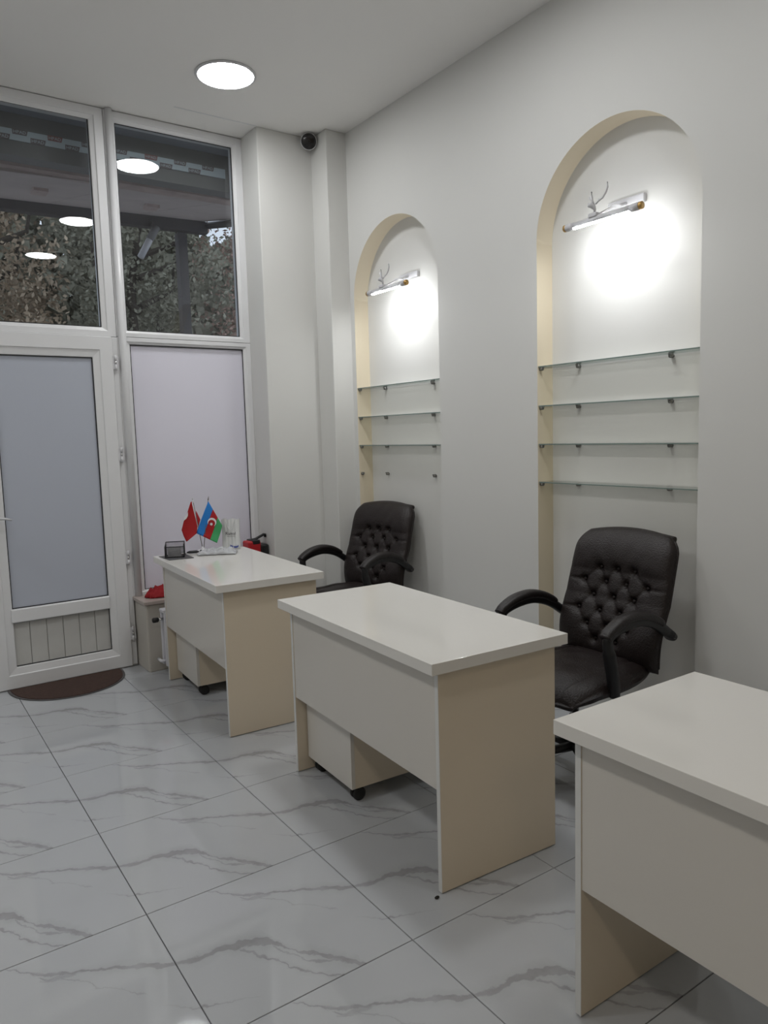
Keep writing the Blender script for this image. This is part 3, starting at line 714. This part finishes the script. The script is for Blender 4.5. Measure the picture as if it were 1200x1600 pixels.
        MB().sweep(Q, [(.016+.013*math.sin(PI*min(1, max(.08, k/(m_-1)))*1.0)**.4, .012+.007*math.sin(PI*max(.06, min(.94, k/(m_-1))))**.5) for k in range(m_)], 16, (0, 0, 1), sq=2.6).build('arm_pad', 'armpad', ar)
        MB().cyl((.255, -.022, .585), (.255, .022, .585), .010, 12).build('bolt', 'steel', ar)
    # mechanism, gas lift, five-star base
    MB().box(-.10, -.10, .352, .10, .10, .385).build('mechanism', 'black', t, bevel=.01)
    MB().cyl((0, 0, .09), (0, 0, .24), .026, 18).build('gas_cover', 'black', t)
    MB().cyl((0, 0, .24), (0, 0, .355), .014, 16).build('gas_piston', 'chrome', t)
    MB().sweep([(.08, 0, .37), (.24, 0, .36), (.325, 0, .44), (.33, 0, .56)], [(.035, .01)]*4, 10, sq=3).build('back_bracket', 'black', t)
    for k in range(5):
        a = 2*PI*k/5+.3; c_, s2 = math.cos(a), math.sin(a)
        lg = MB().sweep([(0, 0, .105), (c_*.12, s2*.12, .100), (c_*.27, s2*.27, .072)], [(.026, .020), (.022, .016), (.014, .012)], 10).build('base_leg', 'black', t)
        MB().cyl((c_*.27-s2*.022, s2*.27+c_*.022, .026), (c_*.27+s2*.022, s2*.27-c_*.022, .026), .026, 16).build('caster', 'rubber', lg)
    return t
ch2 = make_chair('dark brown tufted leather office chair behind the middle desk, in front of the right-hand niche')
ch1 = copy_tree(ch2); ch1['label'] = 'dark brown tufted leather office chair behind the desk nearest the window'
for c_ in (ch1, ch2): c_['group'] = 'tufted leather office chairs'
ch2.location = (2.355, 2.0, 0); ch2.rotation_euler.z = .02
ch1.location = (2.44, 3.86, 0); ch1.rotation_euler.z = .22

# ------------------------------------------------------------------ radiator, doormat, things on the sill
rd = thing('radiator', 'white panel radiator under the window, mostly behind the first desk', 'radiator', (1.42, 4.36, 0))
MB().box(0, .0, .055, .78, .022, .395).build('front_panel', 'radiator', rd, bevel=.006)
MB().box(0, .062, .055, .78, .084, .395).build('rear_panel', 'radiator', rd, bevel=.006)
MB().box(-.004, .002, .385, .784, .082, .405).build('top_grille', 'radiator', rd, bevel=.004)
for k in range(24): MB().box(.02+k*.031, .024, .07, .022+k*.031, .060, .375).build('fin', 'radiator', rd)
vl = thing_child('valve', rd, (-.012, .04, .345))
MB().cyl((.02, 0, 0), (-.012, 0, 0), .009, 14).build('valve_body', 'chrome', vl)
MB().lathe([(.010, 0), (.015, .004), (.016, .03), (.012, .036)], n=16).build('valve_knob', 'rubber', vl, loc=(-.012, 0, 0)).rotation_euler = (0, -PI/2, 0)
MB().cyl((.02, .04, .085), (-.02, .04, .085), .010, 12).cyl((-.018, .04, .085), (-.018, .10, .085), .009, 12).build('pipe', 'radiator', rd)
MB().box(.02, .10, .10, .05, .135, .30).box(.73, .10, .10, .76, .135, .30).build('wall_bracket', 'radiator', rd)

dm = thing('doormat', 'brown half-round doormat with grey trim lying at the door', 'doormat', (.91, 4.685, 0))
hwm, dep = .325, .36
def half(n, r=1.0):
    return [(-hwm*r*math.cos(PI*i/n), -dep*r*math.sin(PI*i/n)**.85) for i in range(n+1)]
def slab(poly, z0, z1):
    n = len(poly); vs = [(x, y, z0) for x, y in poly]+[(x, y, z1) for x, y in poly]
    return MB().add(vs, [tuple(reversed(range(n))), tuple(range(n, 2*n))]+[(i, (i+1) % n, n+(i+1) % n, n+i) for i in range(n)])
slab(half(40), .0005, .006).build('trim', 'mat_trim', dm, bevel=.002)
slab([(x, y-.008) for x, y in half(40, .955)], .006, .010).build('pile', 'mat_brown', dm)

rc = MB(); n = 40; R_ = random.Random(3); vs = []
for j in range(n+1):
    for i in range(n+1):
        a = 2*i/n-1; b = 2*j/n-1; r = math.hypot(a, b)
        h = max(0, 1-r**2)**.6
        nn = noise.noise(Vector((a*2.4, b*2.4, 7)))*.5+noise.noise(Vector((a*5+3, b*5, 2)))*.3
        k = 1 if r < 1 else 1/r
        vs.append((a*k*.115*(1+.15*nn), b*k*.075*(1+.15*nn), .004+.062*h*(.8+.5*nn)+.022*h*(1-abs(math.sin(a*5+b*3+4*noise.noise(Vector((a*1.5, b*1.5, 9)))))**.7)))
rc.add(vs, [(j*(n+1)+i, j*(n+1)+i+1, (j+1)*(n+1)+i+1, (j+1)*(n+1)+i) for j in range(n) for i in range(n)], 0, True)
o = rc.build('red_cloth', 'red_cloth', loc=(1.50, 4.60, .447)); tag(o, 'crumpled red cloth lying at the left end of the window sill', 'cloth')
o.modifiers.new('s', 'SOLIDIFY').thickness = .002

tb = thing('tool_case', 'red and black case with raised black handle on the sill by the window reveal', 'case', (2.09, 4.60, .447))
MB().box(-.012, -.05, 0, .082, .05, .285).build('body', 'red_plastic', tb, bevel=.012, seg=3)
MB().box(.078, -.056, 0, .136, .056, .258).build('end_block', 'black', tb, bevel=.012, seg=3)
MB().box(.02, -.052, .262, .075, .052, .292).build('lid', 'black', tb, bevel=.006)
MB().sweep([(.03, 0, .285), (.07, 0, .295), (.125, 0, .318), (.136, 0, .318), (.138, 0, .300)], [(.012, .009)]*5, 8).build('handle', 'black', tb)

# ------------------------------------------------------------------ dome camera in the corner
cc = thing('security_camera', 'black round security camera at the ceiling above the corner', 'camera', (2.572, 4.40, ZC-.052))
aim = Vector((-.50, -.78, -.32)).normalized(); q = Vector((0, 0, 1)).rotation_difference(aim)
MB().lathe([(.030, -.035), (.047, -.030), (.053, -.015), (.053, .006), (.050, .010)], n=32).build('housing', 'white_metal', cc).rotation_euler = q.to_euler()
MB().lathe([(.0495, .004), (.0485, .014), (.040, .019), (.014, .023)], n=32).build('face', 'camera_black', cc).rotation_euler = q.to_euler()
MB().lathe([(.012, .020), (.012, .027), (.006, .029)], n=20).build('lens', 'camera_black', cc).rotation_euler = q.to_euler()
MB().sweep([(0, .01, .0), (0, .02, .03), (0, .02, .050)], (.014, .014), 12).build('bracket', 'white_metal', cc)

# ------------------------------------------------------------------ things on the first desk
H = .75
pd = tag(MB().add([(1.378, 4.262, H), (1.379, 4.085, H), (1.516, 4.067, H), (1.531, 4.238, H), (1.378, 4.262, H+.003), (1.379, 4.085, H+.003), (1.516, 4.067, H+.003), (1.531, 4.238, H+.003)],
     [(0, 1, 2, 3), (7, 6, 5, 4), (0, 4, 5, 1), (1, 5, 6, 2), (2, 6, 7, 3), (3, 7, 4, 0)]).build('leaflet', 'pad'), 'flat dark leaflet under the black wire basket on first desk', 'leaflet')
bs = thing('wire_basket', 'small black wire mesh basket of cards on the first desk', 'basket', (1.445, 4.175, H+.0035), -.42)
w, d, h = .052, .040, .082
def rodbox(mb, pts, r=.0022):
    for a, b in zip(pts, pts[1:]): mb.cyl(a, b, r, 8)
fr_ = MB()
rodbox(fr_, [(-w, -d, .062), (w, -d, .062), (w, d, h), (-w, d, h), (-w, -d, .062)], .003)
rodbox(fr_, [(-w, -d, .003), (w, -d, .003), (w, d, .003), (-w, d, .003), (-w, -d, .003)], .003)
for x in (-w, w): fr_.cyl((x, -d, 0), (x, -d, .062), .0025, 8).cyl((x, d, 0), (x, d, h), .0025, 8)
fr_.build('rim_frame', 'wire', bs)
def meshside(name, a, b, za, zb, n=14):
    mb = MB()
    A, B = Vector(a), Vector(b)
    for k in range(1, n): p = A.lerp(B, k/n); mb.cyl((p.x, p.y, .002), (p.x, p.y, za+(zb-za)*k/n), .0007, 4)
    for k in range(1, 10): z_ = k/10; mb.cyl((A.x, A.y, za*z_), (B.x, B.y, zb*z_), .0007, 4)
    return mb.build(name, 'wire', bs)
meshside('mesh_side', (-w, -d, 0), (w, -d, 0), .062, .062); meshside('mesh_side', (-w, d, 0), (w, d, 0), h, h)
meshside('mesh_side', (-w, -d, 0), (-w, d, 0), .062, h, 12); meshside('mesh_side', (w, -d, 0), (w, d, 0), .062, h, 12)
MB().box(-w, -d, .0005, w, d, .003).build('bottom', 'wire', bs)
cs = tag(MB().box(-.040, -.020, 0, .036, -.004, .055).build('card_stack', 'card', loc=(1.445, 4.175, H+.0075), rotz=-.42, bevel=.001), 'stack of pale cards standing in the black wire basket', 'cards')

st_ = thing('stamp', 'small round white stamp with black knob beside the wire basket', 'stamp', (1.60, 4.17, H))
MB().lathe([(.020, 0), (.024, .003), (.022, .008), (.010, .011)], n=24).build('base', 'white_metal', st_)
MB().lathe([(.005, .010), (.004, .016), (.008, .020), (.004, .027)], n=16).build('knob', 'black', st_)
kf = thing('key_fob', 'small flat black fob with a thin cord behind the wire basket', 'key fob', (1.575, 4.235, H))
MB().sweep([(-.035, .01, .008), (-.02, .004, .010), (.02, -.004, .010), (.033, -.008, .008)], [(.008, .004), (.013, .008), (.013, .008), (.007, .004)], 12).build('fob_body', 'black', kf)
MB().sweep([(-.033, .01, .006), (-.05, .0, .003), (-.06, -.03, .003), (-.055, -.05, .003)], (.0015, .0015), 6).build('cord', 'black', kf)

# crossed table flags
fs_ = thing('table_flags', 'pair of small crossed flags on thin poles on the first desk', 'flag stand', (1.652, 4.267, H))
fb = (1.652, 4.267, H)
def rel(p, off=0): return (p[0]-fb[0]-.5716*off, p[1]-fb[1]-.8138*off, p[2]-fb[2])
MB().lathe([(.034, 0), (.036, .004), (.030, .012), (.010, .016), (.008, .030)], n=28).build('stand_base', 'white_metal', fs_)
pA = MB().cyl(rel((1.690, 4.240, 1.076), .0), rel((1.657, 4.264, .775), .006), .0022, 10).build('pole', 'pole_metal', fs_)
MB().cyl(rel((1.6885, 4.241, 1.062)), rel((1.692, 4.239, 1.084)), .0045, 10, .0008).build('finial', 'pole_metal', pA)
pT = MB().cyl(rel((1.613, 4.295, 1.070), 0), rel((1.648, 4.271, .775), -.002), .0022, 10).build('pole', 'pole_metal', fs_)
MB().cyl(rel((1.616, 4.293, 1.045)), rel((1.613, 4.295, 1.066)), .0035, 10).ball(rel((1.612, 4.296, 1.073)), .004, 8).build('finial', 'white_metal', pT)
ax = Vector((.8203, -.5719, 0))                                       # in the flags' plane, to the right
fwd = Vector((-.5719, -.8203, 0))                                     # towards the room
OA = Vector(rel((1.691, 4.240, 1.055)))
def P2(o, a, z, off=0): return o+ax*a+Vector((0, 0, z))+fwd*off
def sheet(corners, n=24, m=24, wave=.006, ph=0, base=.006):
    """bilinear sheet, corners (a,z): s0t0, s1t0, s1t1, s0t1 -> function(s,t)"""
    (a0, z0), (a1, z1), (a2, z2), (a3, z3) = corners
    def f(s, t, extra=0):
        a = (a0*(1-s)+a1*s)*(1-t)+(a3*(1-s)+a2*s)*t; z = (z0*(1-s)+z1*s)*(1-t)+(z3*(1-s)+z2*s)*t
        return a, z, base+wave*math.sin(ph+s*5+t*2.2)*(.3+s)+extra
    return f
def sheet_mesh(f, O, s0, s1, t0, t1, n=16, m=16, th=.0006):
    vs = []
    for e in (0, th):
        for j in range(m+1):
            for i in range(n+1):
                a, z, of = f(s0+(s1-s0)*i/n, t0+(t1-t0)*j/m, e); vs.append(P2(O, a, z, of))
    st = (n+1)*(m+1)
    fs = [(e*st+j*(n+1)+i, e*st+j*(n+1)+i+1, e*st+(j+1)*(n+1)+i+1, e*st+(j+1)*(n+1)+i) for e in (0, 1) for j in range(m) for i in range(n)]
    for j in range(m):
        for i in (0, n): a = j*(n+1)+i; fs.append((a, a+n+1, a+n+1+st, a+st))
    for i in range(n):
        for j in (0, m): a = j*(n+1)+i; fs.append((a, a+1, a+1+st, a+st))
    return MB().add(vs, fs, 0, True)
# tricolour: t runs along the hoist (blue, red, green), s runs down the fly
fA = sheet([(0, 0), (-.085, -.192), (.041, -.254), (.077, -.150)], wave=.005, ph=.4, base=.008)
fl = thing_child('tricolour_flag', fs_, (0, 0, 0))
for k, mname in enumerate(('flag_blue', 'flag_red', 'flag_green')):
    sheet_mesh(fA, OA, 0, 1, k/3, (k+1)/3, 18, 8).build('stripe', mname, fl)
def decal(f, O, poly, s0, t0, sc, extra=.0014, mname='flag_white', ang=0):
    # poly in flag units mapped round (s0,t0); local map so the mark keeps its own shape
    a0, z0, o0 = f(s0, t0)
    vs = [P2(O, a0+sc*(x*math.cos(ang)-y*math.sin(ang)), z0+sc*(x*math.sin(ang)+y*math.cos(ang)), 0) for x, y in poly]
    mb = MB(); out = []
    for v_ in vs: out.append(v_+fwd*(o0+extra+.0012))
    n = len(out); back_ = [v_-fwd*.0006 for v_ in out]
    return mb.add(out+back_, [tuple(range(n)), tuple(reversed(range(n, 2*n)))]+[(i, n+i, n+(i+1) % n, (i+1) % n) for i in range(n)])
def crescent(open_ang, r=1, r_in=.80, off=.28, n=20):
    outer = []; d = off
    # intersection angle of circles
    x_ = (r*r-r_in*r_in+d*d)/(2*d); y_ = math.sqrt(max(0, r*r-x_*x_)); a_o = math.atan2(y_, x_); a_i = math.atan2(y_, x_-d)
    outer = [(r*math.cos(a_o+(2*PI-2*a_o)*i/n), r*math.sin(a_o+(2*PI-2*a_o)*i/n)) for i in range(n+1)]
    inner = [(d+r_in*math.cos(a_i+(2*PI-2*a_i)*i/n), r_in*math.sin(a_i+(2*PI-2*a_i)*i/n)) for i in range(n+1)][::-1]
    p = outer+inner[1:-1]; c, s = math.cos(open_ang), math.sin(open_ang)
    return [(x*c-y*s, x*s+y*c) for x, y in p]
def strip_decal(f, O, n_, s0, t0, sc, ang, extra=.0014):
    pass
def star(n, ri): return [((1 if k % 2 == 0 else ri)*math.cos(PI*k/n), (1 if k % 2 == 0 else ri)*math.sin(PI*k/n)) for k in range(2*n)]
decal(fA, OA, crescent(math.radians(-110)), .36, .49, .0265).build('crescent', 'flag_white', fl)
decal(fA, OA, star(8, .6), .44, .49, .0105, extra=.0016).build('star', 'flag_white', fl)
# red flag with white crescent, folded round its pole
OT = Vector(rel((1.606, 4.300, 1.054)))
fT = thing_child('red_flag', fs_, (0, 0, 0))
poly = [(0, 0), (-.024, -.065), (-.049, -.118), (-.067, -.169), (-.044, -.240), (.021, -.192), (.031, -.149)]
def strip_sheet(L, R, O, n=18, wave=.004, ph=0, base=.004, th=.0006):
    def itp(P, t):
        t *= len(P)-1; i = min(int(t), len(P)-2); q_ = t-i; return (P[i][0]*(1-q_)+P[i+1][0]*q_, P[i][1]*(1-q_)+P[i+1][1]*q_)
    vs = []
    for e in (0, th):
        for j in range(n+1):
            l, r = itp(L, j/n), itp(R, j/n)
            for i in range(9): q_ = i/8; vs.append(P2(O, l[0]*(1-q_)+r[0]*q_, l[1]*(1-q_)+r[1]*q_, base+e+wave*math.sin(ph+q_*4+j/n*3)))
    st = (n+1)*9; fs = [(e*st+j*9+i, e*st+j*9+i+1, e*st+(j+1)*9+i+1, e*st+(j+1)*9+i) for e in (0, 1) for j in range(n) for i in range(8)]
    for j in range(n):
        for i in (0, 8): a = j*9+i; fs.append((a, a+9, a+9+st, a+st))
    for i in range(8):
        for j in (0, n): a = j*9+i; fs.append((a, a+1, a+1+st, a+st))
    return MB().add(vs, fs, 0, True)
strip_sheet([(-.002, 0), (-.024, -.06), (-.030, -.082), (-.049, -.112), (-.067, -.169), (-.058, -.205), (-.044, -.240)],
            [(.003, 0), (.010, -.045), (.017, -.080), (.024, -.115), (.031, -.149), (.024, -.192), (-.038, -.240)], OT, wave=.005, ph=1).build('flag_cloth', 'flag_red', fT)
strip_sheet([(.024, -.055), (.022, -.10), (.031, -.149)], [(.025, -.055), (.048, -.110), (.034, -.155)], OT, wave=.001, base=-.002).build('flag_fold', 'flag_red2', fT)
decal_pts = [(-.0215, -.060), (-.0235, -.083), (-.032, -.099), (-.0500, -.113), (-.0470, -.098), (-.040, -.087), (-.0285, -.074)]
out_ = [P2(OT, a+.001, z, .0125) for a, z in decal_pts]; n = len(out_)
MB().add(out_+[v_-fwd*.001 for v_ in out_], [tuple(range(n)), tuple(reversed(range(n, 2*n)))]+[(i, n+i, n+(i+1) % n, (i+1) % n) for i in range(n)]).build('crescent', 'flag_white', fT)
MB().sweep([P2(OT, .004, -.004, .006), P2(OT, .018, -.078, .007), P2(OT, .032, -.15, .006)], (.0014, .0010), 6).build('hoist_edge', 'flag_white', fT)

# white carrier bag standing upright
bg_ = thing('carrier_bag', 'white plastic carrier bag standing upright behind the flags', 'bag', (1.822, 4.235, H), math.atan2(-.5719, .8203))
vs = []; nx, nz = 20, 22
def bagpt(side, i, j):
    u = 2*i/nx-1; v = j/nz; wv = .055*(1-.10*math.sin(PI*v*.9)*0+.02*math.sin(v*9))
    dep_ = (.024*(1-v)+.004)*(1-abs(u)**4)**.5
    pl = .0022*math.sin(u*16+v*2)+.003*noise.noise(Vector((u*4, v*4, side*5)))
    top = .185-.012*(abs(u) < .35)*0
    return (u*wv, (-dep_ if side == 0 else dep_)+pl*(1 if 0 < i < nx else 0), .001+v*top+.004*math.sin(u*7)*v)
for side in (0, 1): vs += [bagpt(side, i, j) for j in range(nz+1) for i in range(nx+1)]
st = (nx+1)*(nz+1); fs = []
for side in (0, 1):
    for j in range(nz):
        for i in range(nx):
            if side == 0 or True: a = side*st+j*(nx+1)+i; fs.append((a, a+1, a+nx+2, a+nx+1))
for j in range(nz):
    for i in (0, nx): a = j*(nx+1)+i; fs.append((a, a+nx+1, a+nx+1+st, a+st))
for i in range(nx): fs.append((i, i+1, i+1+st, i+st))
MB().add(vs, fs, 0, True).build('bag_body', 'paper_white', bg_)
for s_ in (-1, 1): MB().sweep([(-.028, s_*.003, .150), (-.026, s_*.012, .175), (-.012, s_*.015, .150-.02), (0, s_*.015, .120), (.012, s_*.015, .13), (.026, s_*.012, .175), (.030, s_*.003, .150)], (.0022, .001), 6).build('handle', 'paper_white', bg_)
me = text_mesh('Ramal', .026, .0003); me.materials.append(M['ink'])
o = bpy.data.objects.new('lettering', me); COL.objects.link(o); o.parent = bg_; o.location = (.002, -.0225, .098); o.rotation_euler = (PI/2, 0, 0)
MB().box(-.020, -.0225, .080, .030, -.0220, .0815).build('underline', 'ink', bg_)
vsb = [(-.004, .030), (.006, .026), (.022, .021), (.040, .022), (.048, .028), (.048, .016), (.038, .010), (.020, .009), (.006, .014), (-.002, .020)]
n = len(vsb); MB().add([(x, -.0285, z) for x, z in vsb]+[(x, -.0280, z) for x, z in vsb], [tuple(range(n)), tuple(reversed(range(n, 2*n)))]+[(i, n+i, n+(i+1) % n, (i+1) % n) for i in range(n)]).build('blue_print', 'blue_ink', bg_)

# crumpled grey film
cr = []; nx, ny = 46, 22
for j in range(ny+1):
    for i in range(nx+1):
        u = 2*i/nx-1; v = 2*j/ny-1; e = max(0, 1-abs(u)**3)**.5*max(0, 1-abs(v)**3)**.5
        z = .003+e*(.020+.030*abs(noise.noise(Vector((u*2.2, v*1.2, 4))))+.012*noise.noise(Vector((u*6, v*4, 1))))
        cr.append((u*.112+.004*noise.noise(Vector((v*3, u*2, 0))), v*.065+.010*noise.noise(Vector((u*3, 1, 5))), z))
o = MB().add(cr, [(j*(nx+1)+i, j*(nx+1)+i+1, (j+1)*(nx+1)+i+1, (j+1)*(nx+1)+i) for j in range(ny) for i in range(nx)], 0, True).build('crumpled_film', 'film_grey', loc=(1.685, 4.125, H+.001), rotz=-.50)
tag(o, 'crumpled grey plastic film lying in front of the flags', 'plastic film')
o.modifiers.new('s', 'SOLIDIFY').thickness = .001
tag(MB().ball((0, 0, .0045), .007, 8, (1.3, .8, .6)).build('crumb', 'debris', loc=(1.338, 1.679, 0)), 'tiny dark crumb on the floor beside the middle desk leg', 'debris')
